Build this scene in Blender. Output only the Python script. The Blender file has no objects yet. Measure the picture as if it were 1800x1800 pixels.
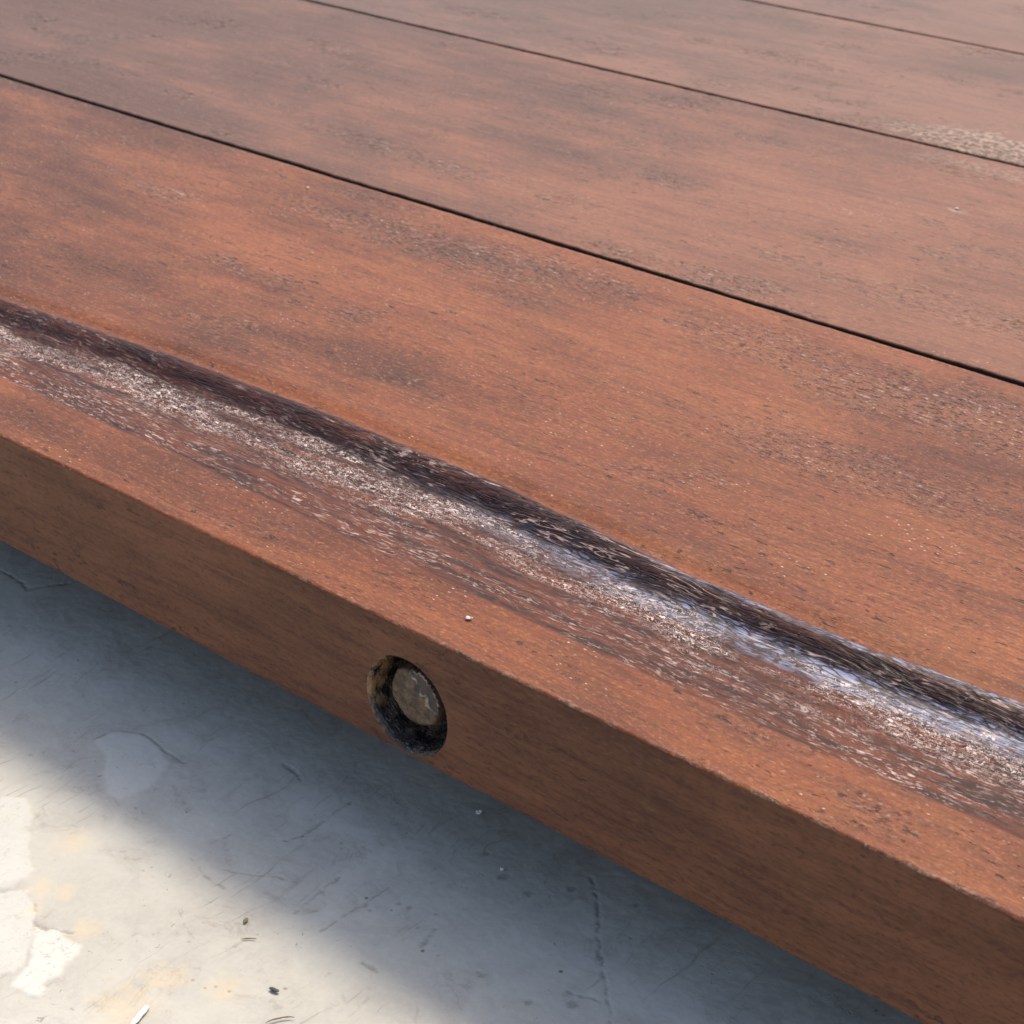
import bpy, math, random
import numpy as np
from mathutils import Vector, Matrix

S = bpy.context.scene
COL = S.collection
rng = np.random.default_rng(7)
random.seed(7)

# ------------------------------------------------------------------ camera
TOP = 0.100            # height of the table top above the floor
THICK = 0.050          # thickness of the front board
F_PX = 3500.0          # focal length in pixels of the 1800 px photograph
CAM_H = 0.34251267
CAM_Y = -0.3981614
VPX = (-4600.0, -1885.0)
pitch = math.atan(1885.0 / F_PX)
az = math.atan(4600.0 / math.hypot(F_PX, 1885.0))
ang = math.pi - az
hd = Vector((math.cos(ang), math.sin(ang), 0))
fwd = hd * math.cos(pitch) + Vector((0, 0, -math.sin(pitch)))
rgt = Vector((hd.y, -hd.x, 0))
up = rgt.cross(fwd)
cam_d = bpy.data.cameras.new('camera')
cam = bpy.data.objects.new('camera', cam_d)
COL.objects.link(cam)
R = Matrix((rgt, up, -fwd)).transposed().to_4x4()
CAM = Vector((0, CAM_Y, CAM_H + TOP))
cam.matrix_world = Matrix.Translation(CAM) @ R
cam_d.sensor_width = 36
cam_d.lens = 36 * F_PX / 1800.0
cam_d.clip_start = 0.01
cam_d.clip_end = 200
cam_d.dof.use_dof = True
cam_d.dof.focus_distance = 0.70
cam_d.dof.aperture_fstop = 34
S.camera = cam

# ------------------------------------------------------------------ light
SUN_VEC = Vector((-0.10, 0.53, 1.0)).normalized()
sun_el = math.asin(SUN_VEC.z)
w = bpy.data.worlds.new('World'); S.world = w; w.use_nodes = True
wn = w.node_tree.nodes; wl = w.node_tree.links
sky = wn.new('ShaderNodeTexSky'); sky.sky_type = 'NISHITA'; sky.sun_disc = False
sky.sun_elevation = sun_el
sky.sun_rotation = math.atan2(SUN_VEC.x, SUN_VEC.y)
sky.dust_density = 3.5; sky.air_density = 1.3; sky.ozone_density = 1.5
bg = wn['Background']; bg.inputs[1].default_value = 0.15
wl.new(sky.outputs[0], bg.inputs[0])
sl = bpy.data.lights.new('sun', 'SUN'); sl.energy = 1.75; sl.angle = math.radians(11.5)
sl.color = (1.0, 0.90, 0.70)
so = bpy.data.objects.new('sun', sl); COL.objects.link(so)
so.rotation_euler = SUN_VEC.to_track_quat('Z', 'Y').to_euler()
S.view_settings.view_transform = 'Standard'
S.view_settings.look = 'None'
S.view_settings.exposure = 0.75
S.view_settings.gamma = 1.0


# ------------------------------------------------------------------ noise
def _hash(ix, iy, seed):
    h = (ix.astype(np.int64) * 374761393 + iy.astype(np.int64) * 668265263 + seed * 2147483647) & 0xffffffff
    h = ((h ^ (h >> 13)) * 1274126177) & 0xffffffff
    h = h ^ (h >> 16)
    return (h & 0xffff) / 65535.0


def vnoise(x, y, seed=0):
    """gradient noise in about -1..1"""
    ix = np.floor(x); iy = np.floor(y)
    fx = x - ix; fy = y - iy
    u = fx * fx * fx * (fx * (fx * 6 - 15) + 10); v = fy * fy * fy * (fy * (fy * 6 - 15) + 10)

    def g(a, b):
        t = _hash(ix + a, iy + b, seed) * 2 * np.pi
        return np.cos(t) * (fx - a) + np.sin(t) * (fy - b)
    n0 = g(0, 0) * (1 - u) + g(1, 0) * u
    n1 = g(0, 1) * (1 - u) + g(1, 1) * u
    return (n0 * (1 - v) + n1 * v) * 1.5


def fbm(x, y, oct=4, seed=0, gain=.5):
    s = 0; a = 1; t = 0
    for i in range(oct):
        s = s + a * vnoise(x * 2 ** i + 13.7 * i, y * 2 ** i + 5.1 * i, seed + i); t += a; a *= gain
    return s / t


def smooth(a, b, x):
    t = np.clip((x - a) / (b - a), 0, 1)
    return t * t * (3 - 2 * t)


# ------------------------------------------------------------------ mesh helpers
class MB:
    def __init__(self):
        self.v = []; self.q = []; self.n = 0; self.att = {}

    def grid(self, X, Y, Z, flip=False, **att):
        r, c = X.shape
        P = np.stack([X, Y, Z], -1).reshape(-1, 3)
        idx = np.arange(r * c).reshape(r, c) + self.n
        q = np.stack([idx[:-1, :-1], idx[:-1, 1:], idx[1:, 1:], idx[1:, :-1]], -1).reshape(-1, 4)
        if flip: q = q[:, ::-1]
        self.q.append(q)
        for k in set(att) | set(self.att):
            if k not in self.att: self.att[k] = [np.zeros(self.n)]
            self.att[k].append(np.broadcast_to(att.get(k, np.zeros((r, c))), (r, c)).reshape(-1).astype(float))
        self.v.append(P); self.n += r * c

    def build(self, name, mat, parent=None, sharp=None):
        V = np.concatenate(self.v); Q = np.concatenate(self.q)
        me = bpy.data.meshes.new(name)
        me.vertices.add(len(V)); me.vertices.foreach_set('co', V.astype(np.float32).ravel())
        me.loops.add(Q.size); me.loops.foreach_set('vertex_index', Q.astype(np.int32).ravel())
        me.polygons.add(len(Q))
        me.polygons.foreach_set('loop_start', np.arange(0, Q.size, 4, dtype=np.int32))
        me.polygons.foreach_set('loop_total', np.full(len(Q), 4, dtype=np.int32))
        me.polygons.foreach_set('use_smooth', np.ones(len(Q), dtype=bool))
        for k, a in self.att.items():
            at = me.attributes.new(k, 'FLOAT', 'POINT')
            at.data.foreach_set('value', np.concatenate(a).astype(np.float32))
        me.update(calc_edges=True); me.validate()
        me.materials.append(mat)
        o = bpy.data.objects.new(name, me); COL.objects.link(o)
        if parent: o.parent = parent
        return o


def spaced(lo, hi, fa, fb, d, grow=1.25):
    """positions from lo to hi, spacing d between fa and fb, growing outside"""
    xs = list(np.arange(fa, fb + d * .5, d))
    s = d; x = xs[-1]
    while x < hi:
        s *= grow; x = min(hi, x + s); xs.append(x)
    s = d; x = xs[0]; L = []
    while x > lo:
        s *= grow; x = max(lo, x - s); L.append(x)
    return np.array(L[::-1] + xs)


# ------------------------------------------------------------------ material helper
class NT:
    def __init__(self, name):
        self.m = bpy.data.materials.new(name); self.m.use_nodes = True
        self.t = self.m.node_tree; self.N = self.t.nodes; self.L = self.t.links
        self.bsdf = self.N['Principled BSDF']
        self.co = self.N.new('ShaderNodeTexCoord').outputs['Object']

    def set(self, node, sock, val):
        if val is None: return
        i = node.inputs[sock]
        if hasattr(val, 'is_linked') or hasattr(val, 'links'): self.L.new(val, i)
        else: i.default_value = val

    def mapping(self, scale=(1, 1, 1), rot=(0, 0, 0), loc=(0, 0, 0), vec=None):
        n = self.N.new('ShaderNodeMapping'); n.inputs['Scale'].default_value = scale
        n.inputs['Rotation'].default_value = rot; n.inputs['Location'].default_value = loc
        self.L.new(vec or self.co, n.inputs['Vector']); return n.outputs[0]

    def noise(self, vec, scale, detail=4, rough=.55, dist=0.0, col=False):
        n = self.N.new('ShaderNodeTexNoise'); n.inputs['Scale'].default_value = scale
        n.inputs['Detail'].default_value = detail; n.inputs['Roughness'].default_value = rough
        n.inputs['Distortion'].default_value = dist
        self.L.new(vec, n.inputs['Vector']); return n.outputs['Color' if col else 'Fac']

    def voro(self, vec, scale, feature='F1', out='Distance', rnd=1.0):
        n = self.N.new('ShaderNodeTexVoronoi'); n.feature = feature; n.inputs['Scale'].default_value = scale
        n.inputs['Randomness'].default_value = rnd
        self.L.new(vec, n.inputs['Vector']); return n.outputs[out]

    def rng(self, x, a, b, c=0., d=1., sm=True):
        n = self.N.new('ShaderNodeMapRange'); n.interpolation_type = 'SMOOTHSTEP' if sm else 'LINEAR'
        self.L.new(x, n.inputs['Value'])
        for k, v in zip(('From Min', 'From Max', 'To Min', 'To Max'), (a, b, c, d)): self.set(n, k, v)
        return n.outputs[0]

    def math(self, op, a, b=0., clamp=False):
        n = self.N.new('ShaderNodeMath'); n.operation = op; n.use_clamp = clamp
        self.set(n, 0, a); self.set(n, 1, b); return n.outputs[0]

    def mix(self, f, a, b, mode='MIX'):
        n = self.N.new('ShaderNodeMix'); n.data_type = 'RGBA'; n.blend_type = mode
        self.set(n, 0, f)
        for s, v in ((6, a), (7, b)):
            if isinstance(v, tuple): n.inputs[s].default_value = (*v, 1) if len(v) == 3 else v
            else: self.L.new(v, n.inputs[s])
        return n.outputs[2]

    def mixf(self, f, a, b):
        n = self.N.new('ShaderNodeMix'); n.data_type = 'FLOAT'
        self.set(n, 0, f); self.set(n, 2, a); self.set(n, 3, b); return n.outputs[0]

    def attr(self, name):
        n = self.N.new('ShaderNodeAttribute'); n.attribute_name = name; return n.outputs['Fac']

    def vadd(self, a, b):
        n = self.N.new('ShaderNodeVectorMath'); n.operation = 'ADD'; self.set(n, 0, a); self.set(n, 1, b)
        return n.outputs[0]

    def vscale(self, a, s):
        n = self.N.new('ShaderNodeVectorMath'); n.operation = 'SCALE'; self.set(n, 0, a)
        self.set(n, 'Scale', s); return n.outputs[0]

    def bump(self, h, dist, strength=1.0, normal=None):
        n = self.N.new('ShaderNodeBump'); n.inputs['Distance'].default_value = dist
        self.set(n, 'Strength', strength)
        self.L.new(h, n.inputs['Height'])
        if normal: self.L.new(normal, n.inputs['Normal'])
        return n.outputs[0]


def wood_top(name, off, groove=False, red=0.0, grey=0.0, face=False):
    """oiled reddish teak, grain along x. off shifts the pattern from board to board"""
    t = NT(name)
    warp = t.noise(t.mapping((2.2, 7, 7), loc=off), 1.0, 2, .5, col=True)
    wv = t.vadd(t.co, t.vscale(t.vadd(warp, (-.5, -.5, -.5)), .035))
    wv2 = t.vadd(t.co, t.vscale(t.vadd(warp, (-.5, -.5, -.5)), .012))
    blotch = t.noise(t.mapping((4.5, 10, 10), loc=off, vec=wv), 1.6, 5, .62)
    streak = t.noise(t.mapping((5, 95, 95), loc=off, vec=wv), 1.0, 4, .6)
    fine = t.noise(t.mapping((38, 520, 520), loc=off, vec=wv2), 1.0, 3, .6)
    mott = t.noise(t.mapping((45, 120, 120), loc=off, vec=wv), 1.0, 3, .6)
    tonal = t.math('ADD', t.math('MULTIPLY', blotch, .85), t.math('ADD', t.math('MULTIPLY', streak, .34), t.math('MULTIPLY', fine, .30)))
    f1 = t.rng(tonal, .44, .96)
    if face:
        c = t.mix(f1, (.072, .030, .018), (.182, .072, .036))
    else:
        c = t.mix(f1, (.088, .026, .014), (.250, .077, .022))
        c = t.mix(t.rng(mott, .35, .62, .0, .30), c, (.20, .046, .020))
        # boards painted darker towards their left ends, where they reflect less light
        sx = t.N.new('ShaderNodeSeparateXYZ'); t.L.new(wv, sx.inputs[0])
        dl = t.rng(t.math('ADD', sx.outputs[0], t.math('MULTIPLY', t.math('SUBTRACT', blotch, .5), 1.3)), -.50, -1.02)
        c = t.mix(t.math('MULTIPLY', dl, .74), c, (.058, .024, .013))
    c = t.mix(t.rng(fine, .50, .30, .0, .40), c, (.085, .032, .020))
    spk = t.noise(t.mapping((330, 900, 900), loc=off, vec=wv2), 1.0, 2, .7)
    if not face:
        spk2 = t.noise(t.mapping((620, 1500, 1500), loc=off, vec=wv2), 1.0, 2, .7)
        c = t.mix(t.rng(spk, .55, .70, 0, .34), c, (.42, .17, .085))
        c = t.mix(t.rng(spk, .46, .30, 0, .60), c, (.075, .028, .020))
        c = t.mix(t.rng(spk2, .44, .28, 0, .50), c, (.060, .024, .018))
        c = t.mix(t.rng(spk2, .58, .72, 0, .35), c, (.45, .22, .13))
        vp = t.voro(t.mapping((240, 560, 560), loc=off, vec=wv2), 1.0)
        vg = t.rng(t.noise(t.mapping((22, 50, 50), loc=off, vec=wv), 1.0, 4, .7), .50, .66)
        glit = t.math('MULTIPLY', t.rng(vp, .17, .09), vg)  # tiny sparkles painted as sparse pale points
    else:
        c = t.mix(t.rng(spk, .50, .30, 0, .38), c, (.030, .015, .010))
        c = t.mix(t.rng(spk, .55, .72, 0, .25), c, (.24, .11, .06))
    # short dark pores along the grain
    pv = t.voro(t.mapping((170, 1150, 1150), loc=off, vec=wv2), 1.0)
    pmask = t.noise(t.mapping((14, 55, 55), loc=off, vec=wv), 1.0, 3, .6)
    pores = t.math('MULTIPLY', t.rng(pv, .30, .16), t.rng(pmask, .50, .66))
    c = t.mix(t.math('MULTIPLY', pores, .6 if not face else .35), c, (.040, .022, .018) if not face else (.03, .017, .012))
    # torn grain: clusters of small pits, glints on their lips painted pale
    cl = t.noise(t.mapping((10, 24, 24), loc=(off[0] + 7, off[1], off[2]), vec=wv), 1.0, 4, .62)
    clm = t.rng(cl, .59 if not face else .62, .72 if not face else .76)
    if not face: clm = t.math('ADD', clm, t.attr('torn'), clamp=True)
    pn = t.noise(t.mapping((260, 760, 760), loc=off, vec=wv2), 1.0, 4, .68, .3)
    pit = t.math('MULTIPLY', t.rng(pn, .44, .37), clm)
    pit2 = t.math('MULTIPLY', t.rng(t.noise(t.mapping((120, 330, 330), loc=(off[0], off[1] + 3, 1), vec=wv2), 1.0, 3, .65, .4), .37, .30), t.rng(cl, .40, .55))
    pitall = t.math('MAXIMUM', pit, pit2)
    fl = t.math('MULTIPLY', t.rng(pn, .57, .65), clm)
    if not face: c = t.mix(t.math('MULTIPLY', clm, .14), c, (.150, .090, .070))
    c = t.mix(t.math('MULTIPLY', pitall, .92 if not face else .4), c, (.040, .030, .028))
    if not face:
        c = t.mix(t.math('MULTIPLY', fl, .60), c, (.50, .37, .30))
    c = t.mix(t.attr('grime'), c, (.010, .008, .007))  # gap walls and their lower edges near black
    if not face: c = t.mix(t.math('MULTIPLY', glit, .7), c, (.66, .52, .44))
    if grey: c = t.mix(grey, c, (.150, .098, .072))
    if not face:
        sc = t.attr('scuff')  # scuffed patches, and the painted front edge highlight
        gr = t.noise(t.mapping((240, 300, 300), loc=off), 1.0, 4, .75)
        c = t.mix(t.math('MULTIPLY', sc, .65), c, t.mix(t.rng(gr, .44, .58), (.105, .062, .040), (.42, .28, .19)))
    rgh = t.mixf(f1, .52, .42)
    hgt = t.math('ADD', t.math('MULTIPLY', fine, .35), t.math('MULTIPLY', streak, .3))
    hgt = t.math('SUBTRACT', hgt, t.math('ADD', t.math('MULTIPLY', pores, .35), t.math('MULTIPLY', pitall, .9)))
    hgt = t.math('ADD', hgt, t.math('MULTIPLY', fl, .5))
    if groove:
        g = t.attr('groove'); dk = t.attr('dark'); ch = t.attr('chew')
        gw = t.vadd(t.co, t.vscale(t.vadd(t.noise(t.mapping((25, 60, 60)), 1.0, 3, .6, col=True), (-.5, -.5, -.5)), .010))
        gw2 = t.vadd(t.co, t.vscale(t.vadd(t.noise(t.mapping((25, 60, 60)), 1.0, 3, .6, col=True), (-.5, -.5, -.5)), .004))
        gs = t.noise(t.mapping((22, 330, 330), vec=gw), 1.0, 5, .62)
        gc = t.noise(t.mapping((300, 430, 430), vec=gw), 1.0, 4, .66, .8)
        gf = t.noise(t.mapping((110, 800, 800), vec=gw), 1.0, 3, .6)
        cg = t.mix(t.rng(gs, .35, .65), (.028, .008, .005), (.125, .031, .012))
        cg = t.mix(t.math('MULTIPLY', dk, .90), cg, (.022, .007, .006))
        # blue sky reflection painted onto cracked lacquer plates, split along the grain
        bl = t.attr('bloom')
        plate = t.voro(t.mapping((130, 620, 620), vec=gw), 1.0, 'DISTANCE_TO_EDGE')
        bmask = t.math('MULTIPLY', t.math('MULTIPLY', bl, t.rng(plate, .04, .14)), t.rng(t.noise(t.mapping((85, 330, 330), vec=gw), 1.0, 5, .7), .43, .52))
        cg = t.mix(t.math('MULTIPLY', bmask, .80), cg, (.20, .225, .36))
        # long splits, the highlight on their torn lip painted pale
        spn = t.noise(t.mapping((10, 230, 230), rot=(0, 0, math.radians(-2.5)), vec=gw2), 1.0, 3, .55)
        fr = t.math('FRACT', t.math('MULTIPLY', spn, 9.0))
        spl = t.math('MULTIPLY', t.rng(fr, .10, .22), t.rng(fr, .55, .34))
        lip = t.math('MULTIPLY', t.math('MULTIPLY', t.rng(fr, .60, .66), t.rng(fr, .82, .72)), t.rng(t.noise(t.mapping((50, 200, 200)), 1.0, 3, .6), .50, .58))
        ridg = t.attr('ridge')
        cg = t.mix(t.math('MULTIPLY', t.math('MULTIPLY', spl, ridg), .85), cg, (.008, .004, .005))
        cg = t.mix(t.math('MULTIPLY', t.math('MULTIPLY', lip, ridg), .75), cg, (.50, .34, .28))
        # pale worn fibres and painted-in sun glints: wormy threads on the chewed band, dashes on the ramp
        n_a = t.noise(t.mapping((180, 300, 300), vec=gw), 1.0, 3, .72, .9)
        n_b = t.noise(t.mapping((330, 470, 470), vec=gw), 1.0, 3, .7, .6)
        worm = t.rng(t.math('ABSOLUTE', t.math('SUBTRACT', n_a, .5)), .022, .006)
        dots = t.rng(n_b, .585, .635)
        dash = t.rng(t.noise(t.mapping((190, 1150, 1150), vec=gw), 1.0, 3, .72), .53, .60)
        wo = t.attr('worn')
        clmp = t.noise(t.mapping((24, 120, 120), vec=gw), 1.0, 5, .75)
        gate = t.rng(t.math('ADD', clmp, t.math('MULTIPLY', wo, .30)), .62, .80)
        fA = t.math('MULTIPLY', t.math('MAXIMUM', worm, dots), ch)
        fB = t.math('MULTIPLY', dash, t.math('SUBTRACT', 1.0, t.math('MULTIPLY', ch, .6)))
        gateB = t.rng(t.math('ADD', clmp, t.math('MULTIPLY', wo, .30)), .50, .86)
        fm = t.math('MAXIMUM', t.math('MULTIPLY', fA, gate), t.math('MULTIPLY', fB, gateB))
        cg = t.mix(t.math('MULTIPLY', fm, .85), cg, t.mix(ch, (.60, .43, .36), (.78, .62, .55)))
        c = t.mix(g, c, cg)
        rgh = t.mixf(g, rgh, t.mixf(t.math('MAXIMUM', fm, ch), t.mixf(dk, .50, .30), .5))
        hg = t.math('ADD', t.math('MULTIPLY', gs, .9), t.math('ADD', t.math('MULTIPLY', t.math('MULTIPLY', gc, ch), 1.6), t.math('MULTIPLY', gf, .8)))
        hg = t.math('ADD', hg, t.math('SUBTRACT', t.math('MULTIPLY', fm, .5), t.math('MULTIPLY', t.math('MULTIPLY', spl, ridg), 1.0)))
        t.L.new(t.math('MULTIPLY', t.math('ADD', t.math('ADD', t.math('MULTIPLY', bmask, .35), t.math('MULTIPLY', bl, .45)), t.math('MULTIPLY', ridg, .10), clamp=True), g), t.bsdf.inputs['Coat Weight']); t.bsdf.inputs['Coat Roughness'].default_value = .30
        hgt = t.mixf(g, hgt, hg)
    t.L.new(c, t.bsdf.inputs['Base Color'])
    t.L.new(rgh, t.bsdf.inputs['Roughness'])
    t.bsdf.inputs['Specular IOR Level'].default_value = .15
    if not face: t.set(t.bsdf, 'Specular IOR Level', t.math('ADD', .14 if groove else .17, t.math('MULTIPLY', t.attr('groove'), .03)))
    t.L.new(t.bump(hgt, .0006, .8), t.bsdf.inputs['Normal'])
    return t.m


# ------------------------------------------------------------------ the floor
F_PATCH = {
 'a': [(-60, 1395), (50, 1405), (56, 1440), (50, 1490), (60, 1530), (20, 1560), (-60, 1565)],
 'b': [(-60, 1572), (50, 1566), (62, 1600), (60, 1650), (40, 1700), (-60, 1742)],
 'c': [(60, 1628), (85, 1640), (98, 1632), (143, 1666), (105, 1712), (72, 1728), (80, 1742), (62, 1752), (40, 1738), (18, 1730), (50, 1700)],
 'd': [(165, 1302), (200, 1287), (250, 1292), (283, 1318), (301, 1346), (270, 1384), (210, 1407), (190, 1396), (182, 1358), (190, 1332)],
}


def to_floor(px, py, z=0.0):
    d = fwd * F_PX + rgt * (px - 900) - up * (py - 900)
    k = (z - CAM.z) / d.z
    p = CAM + d * k
    return p.x, p.y


def in_poly(X, Y, poly):
    """signed: inside 1 / outside 0 by crossing number"""
    ins = np.zeros(X.shape, bool)
    n = len(poly)
    for i in range(n):
        x1, y1 = poly[i]; x2, y2 = poly[(i + 1) % n]
        cond = ((y1 > Y) != (y2 > Y)) & (X < (x2 - x1) * (Y - y1) / (y2 - y1 + 1e-12) + x1)
        ins ^= cond
    return ins


def blur(A, k):
    for _ in range(k):
        A = (A + np.roll(A, 1, 0) + np.roll(A, -1, 0)) / 3
        A = (A + np.roll(A, 1, 1) + np.roll(A, -1, 1)) / 3
    return A


def line_mask(X, Y, pts, wdt):
    m = np.zeros(X.shape)
    for (x1, y1), (x2, y2) in zip(pts[:-1], pts[1:]):
        dx, dy = x2 - x1, y2 - y1
        tt = np.clip(((X - x1) * dx + (Y - y1) * dy) / (dx * dx + dy * dy + 1e-12), 0, 1)
        d = np.hypot(X - x1 - tt * dx, Y - y1 - tt * dy)
        m = np.maximum(m, 1 - smooth(wdt * .4, wdt, d))
    return m


def make_floor():
    xs = spaced(-9, 9, -.78, -.17, .0007, 1.3)
    ys = spaced(-9, 9, -.165, .075, .0006, 1.3)
    X, Y = np.meshgrid(xs, ys)
    near = smooth(.5, .2, np.abs(X + .45)) * smooth(.4, .2, np.abs(Y + .04))
    Z = .0009 * fbm(X * 9, Y * 9, 3, 3) + .00045 * fbm(X * 45, Y * 45, 4, 5) + .00012 * fbm(X * 260, Y * 260, 2, 8)
    Wx = X + .0020 * fbm(X * 150, Y * 150, 5, 21, .6); Wy = Y + .0020 * fbm(X * 150, Y * 150, 5, 22, .6)
    pale = np.zeros(X.shape); white = np.zeros(X.shape); rim = np.zeros(X.shape)
    for k, pl in F_PATCH.items():
        pts = [to_floor(*p) for p in pl]
        if k == 'd': m = in_poly(X + (Wx - X) * .3, Y + (Wy - Y) * .3, pts).astype(float)
        else: m = in_poly(Wx, Wy, pts).astype(float)
        m = blur(m, 1 if k != 'd' else 2)
        edge = blur(m, 6) * (1 - m)
        rim = np.maximum(rim, smooth(.15, .5, edge))
        Z = Z + .00035 * m
        pale = np.maximum(pale, m * (1 if k == 'd' else .75))
        if k in 'abc': white = np.maximum(white, m * (.9 if k == 'c' else .45))
    stain = np.zeros(X.shape)
    for (px, py, r) in ((130, 1480, .0085), (75, 1562, .006), (152, 1632, .007), (290, 1722, .009), (215, 1765, .012), (60, 1600, .004), (110, 1570, .006), (395, 1740, .008)):
        cx, cy = to_floor(px, py)
        d = np.hypot(X - cx, Y - cy) / r + .7 * fbm(X * 160, Y * 160, 3, 31)
        stain = np.maximum(stain, smooth(1.2, .2, d))
    crack = np.zeros(X.shape)
    lines = [([(165, 1302), (200, 1284), (250, 1289), (287, 1316), (300, 1330), (322, 1342)], .0007),
             ([(502, 1345), (518, 1356), (530, 1370)], .0011), ([(-10, 1000), (20, 1012), (52, 1036), (90, 1030), (130, 1022)], .0011),
             ([(502, 1477), (530, 1470), (556, 1452), (572, 1440)], .0010), ([(375, 1480), (405, 1466)], .0007),
             ([(335, 1510), (360, 1540), (395, 1563)], .0009), ([(1040, 1540), (1052, 1600), (1050, 1650), (1062, 1720), (1078, 1800)], .0006),
             ([(742, 1662), (752, 1650), (766, 1632)], .0011), ([(390, 1530), (460, 1540), (520, 1548)], .0006),
             ([(640, 1690), (662, 1706)], .0011), ([(128, 1640), (60, 1628)], .0007), ([(62, 1590), (64, 1630), (80, 1636)], .0007),
             ([(680, 1560), (640, 1590), (560, 1640)], .0006), ([(600, 1540), (560, 1570), (520, 1605)], .0006), ([(1000, 1745), (1060, 1760)], .0006)]
    for pts, wd in lines:
        P = [to_floor(*p) for p in pts]
        m = line_mask(Wx, Wy, P, wd) * smooth(-.55, .1, fbm(X * 300, Y * 300, 2, 41))
        crack = np.maximum(crack, m)
    Z = Z - .0004 * crack
    dk = np.zeros(X.shape)
    spots = [(1007, 1765, .0022), (930, 1570, .0018), (848, 1712, .0016), (54, 1328, .0011), (76, 1322, .0008), (238, 1421, .0008), (252, 1531, .0006), (278, 1640, .0005), (600, 1480, .0011), (614, 1412, .0012), (885, 1540, .0024), (1005, 1562, .0018),
             (332, 1657, .0006), (644, 1592, .0012), (650, 1600, .0009), (702, 1588, .0011), (720, 1596, .0013), (1120, 1590, .0012), (930, 1760, .0016), (1055, 1683, .0016), (855, 1500, .0014), (655, 1700, .0012)]
    for px, py, r in spots:
        cx, cy = to_floor(px, py)
        d = np.hypot(X - cx, Y - cy) / r + .9 * fbm(X * 600, Y * 600, 3, 51)
        dk = np.maximum(dk, smooth(1.1, .5, d))
    Z = Z - .0002 * dk
    mb = MB()
    mb.grid(X, Y, Z, pale=pale, white=white, rim=rim, stain=stain, crack=np.maximum(crack * .8, dk * .85))
    t = NT('worn_pale_cement')
    big = t.noise(t.co, 9, 4, .6, .5)
    med = t.noise(t.co, 42, 5, .62, .8)
    fine = t.noise(t.co, 420, 4, .7)
    c = t.mix(t.rng(big, .3, .7), (.415, .385, .325), (.51, .475, .408))
    c = t.mix(t.rng(med, .40, .68, 0, .55), c, (.37, .33, .285))
    c = t.mix(t.rng(fine, .35, .7, 0, .25), c, (.56, .52, .46))
    # trowel and broom marks running one way, dirt caught in them
    dirw = t.vadd(t.co, t.vscale(t.vadd(t.noise(t.co, 14, 3, .5, col=True), (-.5, -.5, -.5)), .03))
    drag = t.noise(t.mapping((420, 26, 100), rot=(0, 0, math.radians(8)), vec=dirw), 1.0, 4, .6)
    dmask = t.rng(t.noise(t.co, 16, 3, .6), .42, .62)
    dm = t.math('MULTIPLY', t.rng(drag, .58, .72), dmask)
    c = t.mix(t.math('MULTIPLY', dm, .50), c, (.24, .20, .16))
    veins = t.noise(t.mapping((1, 1, 1), loc=(3, 1, 0)), 26, 4, .6, 1.6)
    vm = t.math('MULTIPLY', t.rng(t.math('ABSOLUTE', t.math('SUBTRACT', veins, .5)), .022, .004), t.rng(med, .5, .6))
    c = t.mix(t.math('MULTIPLY', vm, .28), c, (.25, .215, .17))
    sp = t.voro(t.co, 210)
    spm = t.math('MULTIPLY', t.rng(sp, .20, .10), t.rng(t.noise(t.co, 30, 4, .7), .55, .68))
    c = t.mix(t.math('MULTIPLY', spm, .75), c, (.10, .085, .06))
    sp2 = t.noise(t.co, 300, 3, .6, 1.0)
    s2 = t.math('MULTIPLY', t.rng(sp2, .36, .29), t.rng(t.noise(t.co, 22, 3, .7), .50, .66))
    c = t.mix(t.math('MULTIPLY', s2, .6), c, (.15, .13, .09))
    c = t.mix(t.math('MULTIPLY', t.attr('pale'), .50), c, (.58, .545, .49))
    c = t.mix(t.math('MULTIPLY', t.attr('white'), .75), c, (.61, .58, .52))
    wn_ = t.math('MULTIPLY', t.attr('white'), t.rng(t.noise(t.co, 380, 4, .65, 1.0), .44, .36))
    c = t.mix(t.math('MULTIPLY', wn_, .7), c, (.36, .32, .26))
    c = t.mix(t.math('MULTIPLY', t.attr('stain'), .25), c, (.70, .50, .25))
    c = t.mix(t.math('MULTIPLY', t.attr('rim'), .28), c, (.33, .27, .19))
    c = t.mix(t.math('MULTIPLY', t.attr('crack'), .50), c, (.16, .135, .10))
    t.L.new(c, t.bsdf.inputs['Base Color'])
    t.bsdf.inputs['Roughness'].default_value = .72
    t.bsdf.inputs['Specular IOR Level'].default_value = .3
    h = t.math('ADD', t.math('MULTIPLY', fine, .35), t.math('SUBTRACT', t.math('MULTIPLY', med, 1.0), t.math('MULTIPLY', t.math('ADD', dm, s2), .5)))
    t.L.new(t.bump(h, .0007, .55), t.bsdf.inputs['Normal'])
    o = mb.build('floor', t.m)
    o['kind'] = 'structure'
    return o


make_floor()

# ------------------------------------------------------------------ the table
table = bpy.data.objects.new('low_wooden_table', None)
COL.objects.link(table)
table['label'] = 'low reddish brown plank table with a worn groove along its front board'
table['category'] = 'table'

HX, HZ, HR = -0.3907, TOP - 0.0312, 0.0186     # bolt hole in the front face
X0, X1 = -1.95, 0.42
gu = [(-1.95, .094), (-.90, .090), (-.7301, .0893), (-.6241, .0975), (-.5216, .1008), (-.432, .0995), (-.3443, .0915), (-.2759, .0910), (-.2171, .0948), (-.1, .097), (.42, .094)]
gl = [(-1.95, .033), (-.6537, .0334), (-.5467, .0335), (-.4497, .0300), (-.3703, .0300), (-.2983, .0283), (-.2376, .0295), (-.1821, .0300), (.42, .031)]


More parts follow.
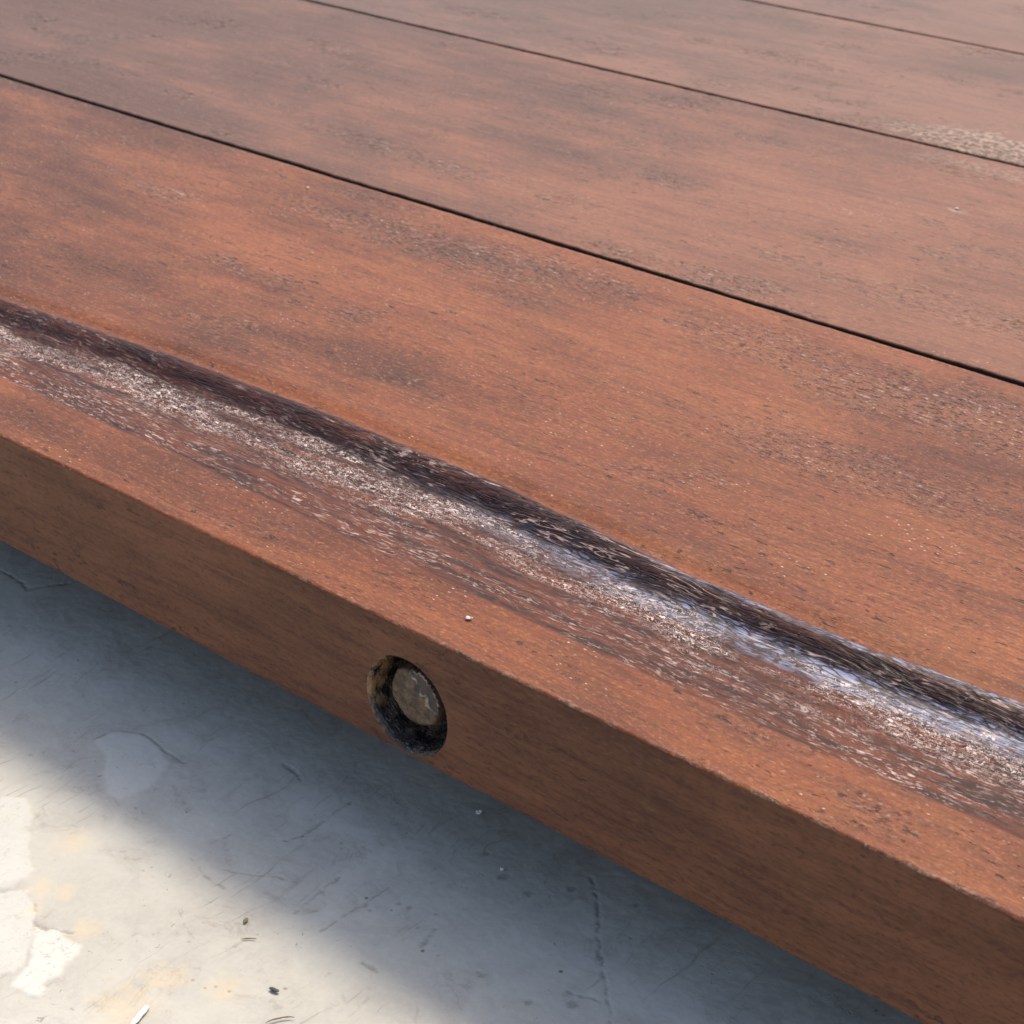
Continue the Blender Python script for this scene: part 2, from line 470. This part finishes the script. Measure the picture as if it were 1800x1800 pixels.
def edge_in(x):
    """how far the worn front edge stands back from the straight line"""
    return .0006 * fbm(x * 11, x * 0 + .9, 3, 63) + .00035 * fbm(x * 18, x * 0 + .3, 3, 61) + .00018 * fbm(x * 130, x * 0 + .7, 3, 62)


def groove_height(X, Y):
    up_y = np.interp(X, *zip(*gu)) + .0012 * fbm(X * 30, X * 0, 3, 71) + .0005 * fbm(X * 160, Y * 60, 2, 72)
    lo_y = np.interp(X, *zip(*gl)) + .0006 * fbm(X * 25, X * 0 + 4, 2, 73)
    bot = up_y - .0165 + .0025 * fbm(X * 14, X * 0 + 2, 2, 74)
    dep = .0072 + .0014 * fbm(X * 9, X * 0 + 9, 2, 75)
    # front ramp: small step, slow fall, then the curved bottom
    u = np.clip((Y - lo_y) / (bot - lo_y), 0, 1)
    ramp = -.0005 * smooth(0, .05, u) - (dep - .0005) * (0.30 * u + 0.70 * u ** 2.4)
    # back wall: S shaped, steep in the middle
    v = np.clip((Y - bot) / (up_y - bot), 0, 1)
    wall = -dep * (1 - smooth(-.12, 1.0, v) ** 1.1)
    wall = np.where(v > 0, -dep + dep * np.clip((.15 * v + .85 * smooth(0.18, .92, v)), 0, 1), 0)
    h = np.where(Y < bot, ramp, wall)
    h = np.where(Y > up_y, 0, h); h = np.where(Y < lo_y, 0, h)
    ins = smooth(0, .0012, Y - lo_y) * smooth(0, .0015, up_y - Y)
    return h, ins, u, v, lo_y, up_y, bot


def top_height(X, Y):
    h, ins, u, v, lo_y, up_y, bot = groove_height(X, Y)
    # chewed band at the bottom of the trough, streaked ramp below it, long split ridges on the wall
    cw = smooth(.25, .62, u + .22 * fbm(X * 22, Y * 60, 3, 81)) * (1 - smooth(.12, .42, v + .15 * fbm(X * 30, Y * 80, 2, 82)))
    wl_ = smooth(.05, .4, v) * (1 - smooth(.85, 1.0, v))
    wx = X + .004 * fbm(X * 40, Y * 90, 3, 83); wy = Y + .002 * fbm(X * 50, Y * 50, 3, 84)
    skew = wy + .16 * wx * smooth(-.62, -.3, X)
    rid = 1 - np.abs(fbm(wx * 26, skew * 620, 3, 85)) * 2.4
    chew = fbm(wx * 260, wy * 360, 4, 86, .6)
    strk = fbm(wx * 30, wy * 420, 4, 87, .6)
    lock = np.where(np.abs(X + .45) < .8, 1.0, 0.0)
    amt = smooth(-.1, .5, fbm(X * 11, Y * 20, 2, 88) + .35)
    h = h - .0015 * smooth(up_y + .010, up_y, Y) ** 1.5 * (Y >= up_y) - .0015 * (Y < up_y) * (v > 0) * smooth(.5, 1, v)
    h = h + ins * lock * (.00060 * chew * cw * (.5 + amt) * (1 - .7 * smooth(-.5, -.3, X) * smooth(.8, .95, u)) + .00030 * strk * (1 - wl_) + .00042 * np.clip(rid, -.6, 1) * smooth(.15, .5, v) * wl_ * (.35 + .65 * smooth(-.60, -.45, X)))
    flat = (1 - ins)
    h = h + flat * (.00022 * fbm(X * 7, Y * 22, 3, 89) + .00008 * fbm(X * 35, Y * 300, 3, 90))
    # torn grain on the flat
    tm = .5 * smooth(.22, .5, fbm(X * 12, Y * 26, 3, 91)) * flat * smooth(.105, .13, Y)
    for (px, py, rx, ry, am) in ((760, 430, .11, .022, .9), (950, 470, .07, .02, .8), (1350, 610, .06, .022, .8), (1560, 690, .06, .028, 1.0), (1730, 740, .07, .03, 1.0), (1500, 820, .08, .02, .8), (640, 345, .05, .012, .5)):
        cx, cy = to_floor(px, py, TOP)
        d = np.hypot((X - cx) / rx, (Y - cy) / ry) + .6 * fbm(X * 45, Y * 110, 4, 96)
        tm = np.maximum(tm, am * smooth(1.1, .45, d))
    h = h - .00045 * tm * smooth(.18, .5, fbm(X * 190, Y * 420, 3, 92))
    gatt = ins
    dark = np.clip(smooth(.55, 1.05, u + .18 * fbm(X * 18, Y * 60, 3, 93)) * .75 + smooth(0, .3, v) * 1.0, 0, 1) * ins
    # the reddish glossy shoulder at the top of the wall is less dark
    dark = dark * (.62 + .38 * smooth(-.66, -.38, X))
    dark = dark * (1 - .85 * smooth(.45, .95, v + .12 * fbm(X * 40, Y * 40, 2, 94)))
    worn = np.clip(smooth(.02, .25, u) * (1 - smooth(.02, .35, v)) * (.42 + .75 * amt * smooth(.3, .9, u) + .35 * smooth(-.42, -.25, X)) + .22 * wl_, 0, 1.2) * ins  # where worn fibres and painted glints show pale
    worn = np.maximum(worn, ins * smooth(.0, .06, u) * smooth(.75, .25, u) * (.50 + .35 * smooth(-.5, -.62, X)))
    worn = worn * (0.55 + 0.6 * smooth(-.3, .35, fbm(X * 16, Y * 70, 3, 95)))
    bloom = ins * smooth(-.50, -.27, X) * np.clip(smooth(.78, .95, u) * (1 - smooth(.25, .5, v)) + .8 * smooth(.72, .84, v) * (1 - smooth(.93, 1., v)) * smooth(-.42, -.3, X), 0, 1)  # band where the blue sky reflection is painted
    ridge = ins * smooth(.02, .2, v) * (1 - smooth(.86, .98, v)) * (.45 + .55 * smooth(-.58, -.45, X))
    ridge = np.maximum(ridge, .8 * ins * smooth(.78, .95, u) * smooth(.05, -.01, v) * smooth(-.5, -.3, X))
    return h, gatt, dark, cw * ins, worn, tm, bloom, ridge


def front_board():
    mb = MB()
    xs = spaced(X0, X1, -.86, -.10, .0006, 1.25)
    r = .0012
    # rows: rounded edge, then flat top
    ys1 = np.concatenate([np.arange(.0, .106, .00045)[1:], spaced(.106, .3034, .106, .12, .0006, 1.03)[1:]])
    arc = np.linspace(0, math.pi / 2, 6)
    yy = np.concatenate([r - r * np.cos(arc), r + ys1[ys1 > r] - r])
    zz = np.concatenate([-(r - r * np.sin(arc)), np.zeros(len(ys1[ys1 > r]))])
    yb = .3030
    k = yy < yb - .0012
    yy = yy[k]; zz = zz[k]
    arc2 = np.linspace(math.pi / 2, 0, 5)
    yy = np.concatenate([yy, yb - .0009 + .0009 * np.cos(arc2)]); zz = np.concatenate([zz, -.0009 + .0009 * np.sin(arc2)])
    X, YY = np.meshgrid(xs, yy); _, ZZ = np.meshgrid(xs, zz)
    h, g, dk, ch, wo, tm, bm, rd = top_height(X, YY)
    lipw = (1 - smooth(.0008, .0030, YY)) * smooth(-.45, -.2, X) * smooth(-.3, .3, fbm(X * 60, YY * 300, 3, 107))  # frayed lip flecks, part of the painted edge highlight
    tm = np.maximum(tm, lipw)
    lip_gleam = (1 - smooth(.0004, .0022, YY)) * smooth(-.62, -.25, X) * smooth(-.2, .35, fbm(X * 90, YY * 500, 4, 108) + .25 * fbm(X * 9, X * 0, 2, 109))  # gloss highlight along the frayed front edge, painted pale
    fr = 1 - smooth(0, .01, YY)
    bk = smooth(yb - .006, yb, YY)
    Y = YY + edge_in(X) * fr + bk * (.0005 * fbm(X * 20, X * 0, 3, 101) + .0003 * fbm(X * 120, X * 0, 2, 102))
    chipn = smooth(.25, .6, fbm(X * 45, X * 0 + 8, 3, 103)) * (1 - smooth(0, .0022, YY))
    Z = TOP + ZZ + h * smooth(0, .0015, YY) * (1 - bk) - .0005 * chipn
    mb.grid(X, Y, Z, groove=g, dark=dk, chew=ch, worn=wo, torn=tm, scuff=lip_gleam * .8, bloom=bm, ridge=rd, grime=smooth(-.0003, -.0008, ZZ) * bk)
    # back side and underside
    xc = xs[::6] if xs[-1] == xs[::6][-1] else np.append(xs[::6], xs[-1])
    Xb, Zb = np.meshgrid(xc, np.linspace(TOP - .0009, TOP - .045, 4))
    Yb = yb + (.0005 * fbm(Xb * 20, Xb * 0, 3, 101) + .0003 * fbm(Xb * 120, Xb * 0, 2, 102))
    mb.grid(Xb, Yb, Zb, grime=np.ones(Xb.shape))
    Xu, Yu = np.meshgrid(np.linspace(X0, X1, 30), np.linspace(.001, yb, 5))
    mb.grid(Xu, Yu, np.full(Xu.shape, TOP - THICK), flip=True)
    for xe, fl in ((X0, False), (X1, True)):
        Ye, Ze = np.meshgrid(np.linspace(.001, yb, 6), np.linspace(TOP - THICK, TOP - .001, 3))
        mb.grid(np.full(Ye.shape, xe), Ye, Ze, flip=not fl)
    body = mb

    # front face: its own columns, with the hole cut through
    zt, zb = TOP - r, TOP - THICK

    def facey(x, z):
        e = edge_in(x) * smooth(zb, zt, z)
        e = e + .00025 * fbm(x * 14, z * 40, 3, 111)* smooth(zt, zt - .004, z)
        return e

    def bottom(x):
        return .0007 * fbm(x * 22, x * 0 + 3, 3, 112) + .0003 * fbm(x * 150, x * 0 + 5, 2, 113)

    def put(Xf, Zf, flip=False):
        tt = (Zf - zb) / (zt - zb)
        rr = .0014
        zoff = bottom(Xf) * (1 - smooth(0, .25, tt))
        Zq = Zf + zoff
        body.grid(Xf, facey(Xf, Zf), Zq, flip=flip)
    half = .0188
    zl = np.linspace(zt, zb, 30)
    Lx = xs[xs < HX - half - .0002][::2]; Lx = np.append(Lx, HX - half)
    Rx = np.insert(xs[xs > HX + half + .0002][::2], 0, HX + half); Rx = np.append(Rx[Rx < X1 - 1e-6], X1)
    for cc in (Lx, Rx):
        Xf, Zf = np.meshgrid(cc, zl); put(Xf, Zf, flip=False)
    # rounded underside edge
    cc = np.append(xs[::3], X1)
    al = np.linspace(0, math.pi / 2, 5)
    Xe, A = np.meshgrid(cc, al)
    body.grid(Xe, facey(Xe, np.full(Xe.shape, zb)) + .0016 * (1 - np.cos(A)), zb + bottom(Xe) - .0016 * np.sin(A))
    Xe2, Ye2 = np.meshgrid(cc, np.array([.0016, .006, .03]))
    body.grid(Xe2, Ye2 + facey(Xe2, np.full(Xe2.shape, zb)), zb + bottom(Xe2) - .0016 + 0 * Ye2, flip=False)
    # square round the hole
    n = 192
    th = np.linspace(0, 2 * np.pi, n + 1)
    c, s = np.cos(th), np.sin(th)
    wear = smooth(.2, 1.0, -np.sin(th + .5)) * .9   # lower rim is chewed
    jag = fbm(c * 6 + 3, s * 6, 4, 121)
    RR = HR * (1 + .012 * fbm(c * 1.5 + 9, s * 1.5, 2, 122) + .030 * wear * jag + .010 * wear) 
    RR = np.where(s < -.2, np.minimum(RR, HR * 1.012 + 0 * RR), RR)
    # outer limit: the rectangle's border along each ray
    top_d, bot_d = zt - HZ, HZ - zb
    with np.errstate(divide='ignore'):
        dx = np.where(np.abs(c) > 1e-9, half / np.abs(c), 1e9)
        dz = np.where(s > 1e-9, top_d / np.maximum(s, 1e-9), np.where(s < -1e-9, bot_d / np.maximum(-s, 1e-9), 1e9))
    RO = np.maximum(np.minimum(dx, dz), RR + .00015)
    fr_ = np.linspace(0, 1, 7)[:, None]
    rad = RR[None] * (1 - fr_) + RO[None] * fr_
    Xp = HX + rad * c[None]; Zp = HZ + rad * s[None]
    tt = (Zp - zb) / (zt - zb)
    Zq = Zp + bottom(Xp) * (1 - smooth(0, .25, tt))
    body.grid(Xp, facey(Xp, Zp), Zq, flip=False)
    for xb_, cc_ in ((0, 0),):
        pass
    # corner fill: thin strips where the square's corners were missed
    for sx in (-1, 1):
        Xf, Zf = np.meshgrid(np.array([HX + sx * half - .0001, HX + sx * half + .0001]), zl)
        Yf = facey(Xf, Zf) + .00015
        body.grid(Xf, Yf, Zf + bottom(Xf) * (1 - smooth(0, .25, (Zf - zb) / (zt - zb))))
    # hole lining: rounded lip, rough wall, flat bottom
    dl = np.array([0, .0004, .001, .002, .0035, .005, .0065, .008, .010, .0125, .015, .0165])
    lip = np.array([0, -.0006, -.0010, -.0012, -.0012, -.0013, -.0014, -.0014, -.0015, -.0016, -.002, -.004])
    D, TH_ = np.meshgrid(dl, th, indexing='ij')
    rough = fbm(TH_ * 7, D * 260, 4, 131) * .0009 * smooth(0, .002, D)
    rough = rough + .0010 * np.clip(fbm(TH_ * 2.2, D * 520, 3, 132), -1, 1) * smooth(0, .002, D) * smooth(.1, -.6, np.sin(TH_))
    rough = rough - rough * 0 + (rough[:, :1] - rough) * smooth(2 * np.pi - .25, 2 * np.pi, TH_)
    flare = .0022 * wear[None] * 0
    Rw = RR[None] + lip[:, None] + rough + flare
    Xw = HX + Rw * np.cos(TH_); Zw = HZ + Rw * np.sin(TH_)
    y_l = facey(HX + RR * c, HZ + RR * s)[None] + D
    body.grid(Xw, y_l, Zw, flip=True, burnt=smooth(0, .0012, D), brown=smooth(-.1, -.8, np.cos(TH_)) * smooth(-.75, 0, np.sin(TH_)) * smooth(.014, .004, D))
    fr_ = np.linspace(1, .02, 8)[:, None]
    Rb = Rw[-1][None] * fr_
    body.grid(HX + Rb * c[None], .0165 + .0008 * fbm(Rb * c[None] * 300, Rb * s[None] * 300, 3, 133), HZ + Rb * s[None], flip=True, burnt=np.ones(Rb.shape))
    return body


def split_materials(o, top_m, face_m, hole_m):
    me = o.data
    me.materials.clear()
    for m in (top_m, face_m, hole_m): me.materials.append(m)
    n = len(me.polygons)
    nor = np.empty(n * 3, np.float32); me.polygons.foreach_get('normal', nor); nor = nor.reshape(-1, 3)
    cen = np.empty(n * 3, np.float32); me.polygons.foreach_get('center', cen); cen = cen.reshape(-1, 3)
    b = np.empty(len(me.vertices), np.float32); me.attributes['burnt'].data.foreach_get('value', b)
    ls = np.empty(n, np.int32); me.polygons.foreach_get('loop_start', ls)
    vi = np.empty(len(me.loops), np.int32); me.loops.foreach_get('vertex_index', vi)
    burnt = b[vi[ls]] > .02
    mi = np.where((cen[:, 2] < TOP - .0010) & (cen[:, 1] < .010) | (cen[:, 2] < TOP - .02), 1, 0)
    mi = np.where(burnt, 2, mi)
    me.polygons.foreach_set('material_index', mi.astype(np.int32))


def hole_material():
    t = NT('charred_bore')
    n = t.noise(t.mapping((1, 1, 1)), 190, 4, .65)
    n2 = t.noise(t.mapping((1, 3, 1)), 420, 3, .6)
    g = t.noise(t.co, 60, 3, .6)
    c = t.mix(t.rng(n, .4, .65), (.010, .008, .008), (.050, .030, .018))
    c = t.mix(t.math('MULTIPLY', t.rng(g, .50, .62), t.rng(n, .4, .6)), c, (.17, .092, .042))
    c = t.mix(t.math('MULTIPLY', t.attr('brown'), t.rng(n, .38, .60)), c, (.27, .145, .065))
    c = t.mix(t.math('MULTIPLY', t.rng(n2, .60, .68), .55), c, (.34, .28, .25))
    t.L.new(c, t.bsdf.inputs['Base Color'])
    t.bsdf.inputs['Roughness'].default_value = .27
    t.L.new(t.bump(t.math('ADD', n, n2), .0008, .9), t.bsdf.inputs['Normal'])
    return t.m


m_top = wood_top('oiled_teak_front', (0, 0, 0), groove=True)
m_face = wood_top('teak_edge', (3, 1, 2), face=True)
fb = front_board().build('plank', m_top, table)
split_materials(fb, m_top, m_face, hole_material())
fb['label'] = 'thick front plank with a dark chewed groove and a round bolt hole'


def back_plank(y0, y1, seed, off, torn_spots=(), grey=0.0, scuffs=()):
    mb = MB()
    xs = spaced(X0, X1, -1.25, -.28, .0016, 1.25)
    r = .0009
    arc = np.linspace(0, math.pi / 2, 5)
    mid = np.arange(y0 + r, y1 - r, .0014)[1:]
    yy = np.concatenate([y0 + r - r * np.cos(arc), mid, y1 - r + r * np.cos(arc[::-1])])
    zz = np.concatenate([-(r - r * np.sin(arc)), mid * 0, -(r - r * np.sin(arc[::-1]))])
    X, Y = np.meshgrid(xs, yy); _, ZZ = np.meshgrid(xs, zz)
    a = 1 - smooth(y0, y0 + .008, Y); b = smooth(y1 - .008, y1, Y)
    Yd = Y + a * (.0009 * fbm(X * 16, X * 0, 3, seed) + 0.0008 * fbm(X * 110, X * 0, 3, seed + 1)) \
           + b * (.0009 * fbm(X * 16, X * 0, 3, seed + 2) + 0.0008 * fbm(X * 110, X * 0, 3, seed + 3))
    tm = smooth(.15, .5, fbm(X * 11, Y * 24, 3, seed + 5))
    for (px, py, rx, ry, amt) in torn_spots:
        cx, cy = to_floor(px, py, TOP)
        d = np.hypot((X - cx) / rx, (Y - cy) / ry) + .45 * fbm(X * 60, Y * 110, 3, seed + 6)
        tm = np.maximum(tm, amt * smooth(1.1, .4, d))
    scf = np.zeros(X.shape)
    for (px, py, rx, ry, amt) in scuffs:
        cx, cy = to_floor(px, py, TOP)
        d = np.hypot((X - cx) / rx, (Y - cy) / ry) + .8 * fbm(X * 50, Y * 90, 4, seed + 9)
        scf = np.maximum(scf, amt * smooth(1.15, .5, d))
    h = .0005 * fbm(X * 6, Y * 18, 3, seed + 4) + .0001 * fbm(X * 30, Y * 240, 3, seed + 7)
    h = h - .0006 * tm * smooth(.1, .45, fbm(X * 150, Y * 300, 3, seed + 8))
    edge = np.minimum(smooth(y0, y0 + .003, Y), 1 - smooth(y1 - .003, y1, Y))
    mb.grid(X, Yd, TOP + ZZ + h * (.4 + .6 * edge), torn=tm, scuff=scf, grime=smooth(-.00035, -.0008, ZZ))
    for ye, sd, fl in ((y0, seed, False), (y1, seed + 2, True)):
        Xs, Zs = np.meshgrid(xs[::3], np.linspace(TOP - r, TOP - .036, 4))
        Ys = ye + .0009 * fbm(Xs * 16, Xs * 0, 3, sd) + 0.0008 * fbm(Xs * 110, Xs * 0, 3, sd + 1)
        mb.grid(Xs, Ys, Zs, flip=fl, grime=np.ones(Xs.shape))
    Xu, Yu = np.meshgrid(np.linspace(X0, X1, 20), np.linspace(y0, y1, 4))
    mb.grid(Xu, Yu, np.full(Xu.shape, TOP - .036), flip=True)
    for xe, fl in ((X0, True), (X1, False)):
        Ye, Ze = np.meshgrid(np.linspace(y0, y1, 6), np.linspace(TOP - .036, TOP - .0009, 3))
        mb.grid(np.full(Ye.shape, xe), Ye, Ze, flip=fl)
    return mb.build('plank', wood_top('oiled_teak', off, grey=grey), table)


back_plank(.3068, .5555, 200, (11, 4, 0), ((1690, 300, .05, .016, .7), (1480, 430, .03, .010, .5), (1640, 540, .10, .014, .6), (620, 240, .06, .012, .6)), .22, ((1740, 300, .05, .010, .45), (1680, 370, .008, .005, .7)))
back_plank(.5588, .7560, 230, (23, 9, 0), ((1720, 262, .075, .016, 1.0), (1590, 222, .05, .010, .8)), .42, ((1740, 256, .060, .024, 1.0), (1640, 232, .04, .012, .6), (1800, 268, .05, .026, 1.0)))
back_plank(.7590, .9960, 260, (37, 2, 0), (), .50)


# the underside: cross bearers out of the picture that carry the planks off the floor
def rough_box(mb, x0, x1, y0, y1, z0, z1, n=6):
    for (a, b, k) in (('x', 'y', z1), ('x', 'y', z0), ('x', 'z', y0), ('x', 'z', y1), ('y', 'z', x0), ('y', 'z', x1)):
        R_ = dict(x=(x0, x1), y=(y0, y1), z=(z0, z1))
        A, B = np.meshgrid(np.linspace(*R_[a], n), np.linspace(*R_[b], n))
        K = np.full(A.shape, k)
        d = {a: A, b: B}
        c3 = [d.get(q, K) for q in 'xyz']
        flip = (k in (z0, y1, x0)) if a + b != 'xz' else (k == y1)
        if a + b == 'xy': flip = k == z0
        if a + b == 'yz': flip = k == x0
        mb.grid(*c3, flip=flip)


for bx in (-1.78, .26):
    mb = MB(); rough_box(mb, bx - .035, bx + .035, .02, .97, .0, TOP - THICK - .0018)
    mb2 = mb.build('cross_bearer', m_face, table)


# bolt head deep in the hole
def bolt():
    n = 144
    th = np.linspace(0, 2 * np.pi, n + 1)
    hexr = 1 / np.cos((th + .25 + np.pi / 6) % (np.pi / 3) - np.pi / 6)
    base = .0108 * (1 + .35 * (hexr - 1)) * (1 + .020 * fbm(np.cos(th) * 3, np.sin(th) * 3, 3, 141))
    eat = smooth(.3, .9, np.cos(th - .85)) * .0016 * (.6 + fbm(np.cos(th) * 9, np.sin(th) * 9, 3, 142))
    cx, cz = HX - .0008, HZ + .0008
    rows = [(0.02, 0), (.15, 0), (.3, 0), (.45, 0), (.6, 0), (.72, 0), (.82, 0), (.9, .0), (.955, .0002), (.985, .0007), (1.0, .0014), (1.01, .003), (1.01, .006), (1.0, .0135)]
    fr_ = np.array([a for a, b in rows])[:, None]; dy = np.array([b for a, b in rows])[:, None]
    Rr = base[None] * fr_ - eat[None] * smooth(.6, 1, fr_)
    Xb = cx + Rr * np.cos(th)[None]; Zb = cz + Rr * np.sin(th)[None]
    # layer that has flaked off the upper right of the face
    u_ = (Xb - cx) * .75 + (Zb - cz) * .66
    flake = smooth(.0040, .0047, u_ + .0022 * fbm(Xb * 260, Zb * 260, 4, 143)) * smooth(1.02, .9, fr_)
    Yb = .0046 + dy - .0011 * smooth(.75, .1, fr_) + .0004 * np.sin(fr_ * 22) * smooth(.9, .5, fr_) * .5 + .0007 * flake * (fr_ < .99) + .0007 * fbm(Xb * 230, Zb * 230, 5, 144, .6) + .00012 * fbm(Xb * 900, Zb * 900, 3, 145)
    mb = MB(); mb.grid(Xb, Yb, Zb, flip=False, flake=flake)
    t = NT('old_iron')
    n1 = t.noise(t.co, 260, 5, .65); n2 = t.noise(t.co, 900, 3, .6)
    c = t.mix(t.rng(n1, .35, .65), (.050, .030, .018), (.150, .092, .055))
    c = t.mix(t.rng(n2, .55, .7, 0, .4), c, (.21, .15, .105))
    fk = t.attr('flake')
    c = t.mix(t.math('MULTIPLY', fk, .7), c, (.045, .036, .034))
    c = t.mix(t.math('MULTIPLY', t.math('MULTIPLY', t.rng(fk, .1, .4), t.rng(fk, .9, .6)), t.rng(n1, .4, .6)), c, (.36, .27, .19))
    t.L.new(c, t.bsdf.inputs['Base Color'])
    t.bsdf.inputs['Metallic'].default_value = .15
    t.bsdf.inputs['Roughness'].default_value = .55
    t.L.new(t.bump(t.math('ADD', n1, t.math('MULTIPLY', n2, .5)), .0006, .8), t.bsdf.inputs['Normal'])
    o = mb.build('bolt_head', t.m, table)
    o['label'] = 'old dark bolt head sunk in the round hole'
    return o


bolt()


# ------------------------------------------------------------------ small litter
def simple_mat(name, col, rough=.7, var=.4):
    t = NT(name)
    n = t.noise(t.co, 900, 4, .6)
    c = t.mix(t.rng(n, .35, .65), tuple(v * (1 - var) for v in col), col)
    t.L.new(c, t.bsdf.inputs['Base Color']); t.bsdf.inputs['Roughness'].default_value = rough
    t.L.new(t.bump(n, .0002, .6), t.bsdf.inputs['Normal'])
    return t.m


def lump(name, px, py, zs, L, W, H_, rot, mat, label, cat, seed=0, bend=0., flat=False, group=None):
    """irregular spindle or crumb lying on a surface of height zs"""
    x, y = to_floor(px, py, zs)
    n, m = (18, 12) if name not in ('crumb', 'pebble', 'grain') else (8, 7)
    u = np.linspace(0, np.pi, n)[:, None]; a = np.linspace(0, 2 * np.pi, m + 1)[None]
    pr = np.sin(u) ** (.8 if not flat else .45)
    jag = 1 + .55 * fbm(np.cos(u) * 3 + seed, np.cos(a) * 2 + u * 0, 3, 150 + seed)
    X = -np.cos(u) * L / 2 + a * 0
    Y = pr * np.cos(a) * W / 2 * jag + bend * (np.sin(u) - .5)
    Z = pr * np.sin(a) * H_ / 2 * jag + H_ / 2 * .92
    if name in ('crumb', 'pebble', 'grain'):
        k = 1 + .45 * fbm(X / L * 2.6 + seed, (Y / W + Z / H_) * 2.2, 2, 170 + seed)
        X = X * k; Y = Y * k; Z = np.maximum(Z * k, 0)
    mb = MB(); mb.grid(X, Y, Z)
    o = mb.build(name, mat)
    if name in ('crumb', 'pebble', 'grain'):
        o.data.polygons.foreach_set('use_smooth', np.zeros(len(o.data.polygons), dtype=bool))
    o.location = (x, y, zs); o.rotation_euler = (0, 0, rot)
    o['label'] = label; o['category'] = cat
    if group: o['group'] = group
    return o


def imgdir(px, py, dx, dy, z=0.):
    a = to_floor(px, py, z); b = to_floor(px + dx, py + dy, z)
    return math.atan2(b[1] - a[1], b[0] - a[0])


m_dark = simple_mat('dry_seed', (.075, .062, .040), .6)
m_brown = simple_mat('brown_husk', (.24, .175, .105), .7)
m_chip = simple_mat('pale_sliver', (.78, .75, .66), .7, .15)
m_twig = simple_mat('dry_twig', (.25, .18, .11), .8)
m_crumb = simple_mat('white_crumb', (.72, .66, .58), .8, .3)
m_amber = simple_mat('amber_grain', (.80, .50, .26), .5, .15)
FZ = .0006
lump('seed', 482, 1741, FZ, .0038, .0015, .0008, imgdir(482, 1741, 20, 8), m_dark, 'dark dry seed lying on the sunlit cement near the bottom of the photo', 'seed', 1)
lump('husk', 432, 1619, FZ, .0028, .0014, .0007, imgdir(432, 1619, 10, -14), m_brown, 'small light brown husk on the sunlit cement close to the shadow edge', 'husk', 2)
lump('wood_sliver', 246, 1786, FZ, .0100, .0022, .0007, imgdir(246, 1786, 18, -22), m_chip, 'white sliver lying slantwise on the sunlit cement at the bottom edge', 'sliver', 3, flat=True)
lump('twig', 492, 1793, FZ, .0095, .0006, .0005, imgdir(492, 1793, 30, -6), m_twig, 'thin bent dry twig on the cement at the bottom edge', 'twig', 4, bend=.0014)
lump('straw', 437, 1651, FZ, .0055, .0004, .0004, imgdir(437, 1651, 24, -1), m_twig, 'fine brown straw on the sunlit cement below the husk', 'straw', 5, bend=.0004)
lump('crumb', 824, 1088, TOP + .0001, .0024, .0017, .0009, .4, m_crumb, 'white crumb on the orange front strip above the bolt hole', 'crumb', 6)
lump('pebble', 841, 1430, FZ, .0024, .0020, .0015, .9, m_chip, 'tiny pale pebble on the shaded cement right under the table edge', 'pebble', 7)
lump('pebble', 883, 1529, FZ, .0016, .0014, .0010, .2, m_chip, 'tiny pale pebble beside a dark spot in the middle of the shaded cement', 'pebble', 8)
lump('grain', 541, 331, TOP + .0001, .0016, .0015, .0009, .2, m_amber, 'tiny amber grain on the front board just below the nearest plank gap', 'grain', 10)
lump('crumb', 1683, 368, TOP + .0002, .0024, .0016, .0010, .4, m_crumb, 'white crumb on the second plank near the right edge of the photo', 'crumb', 11)
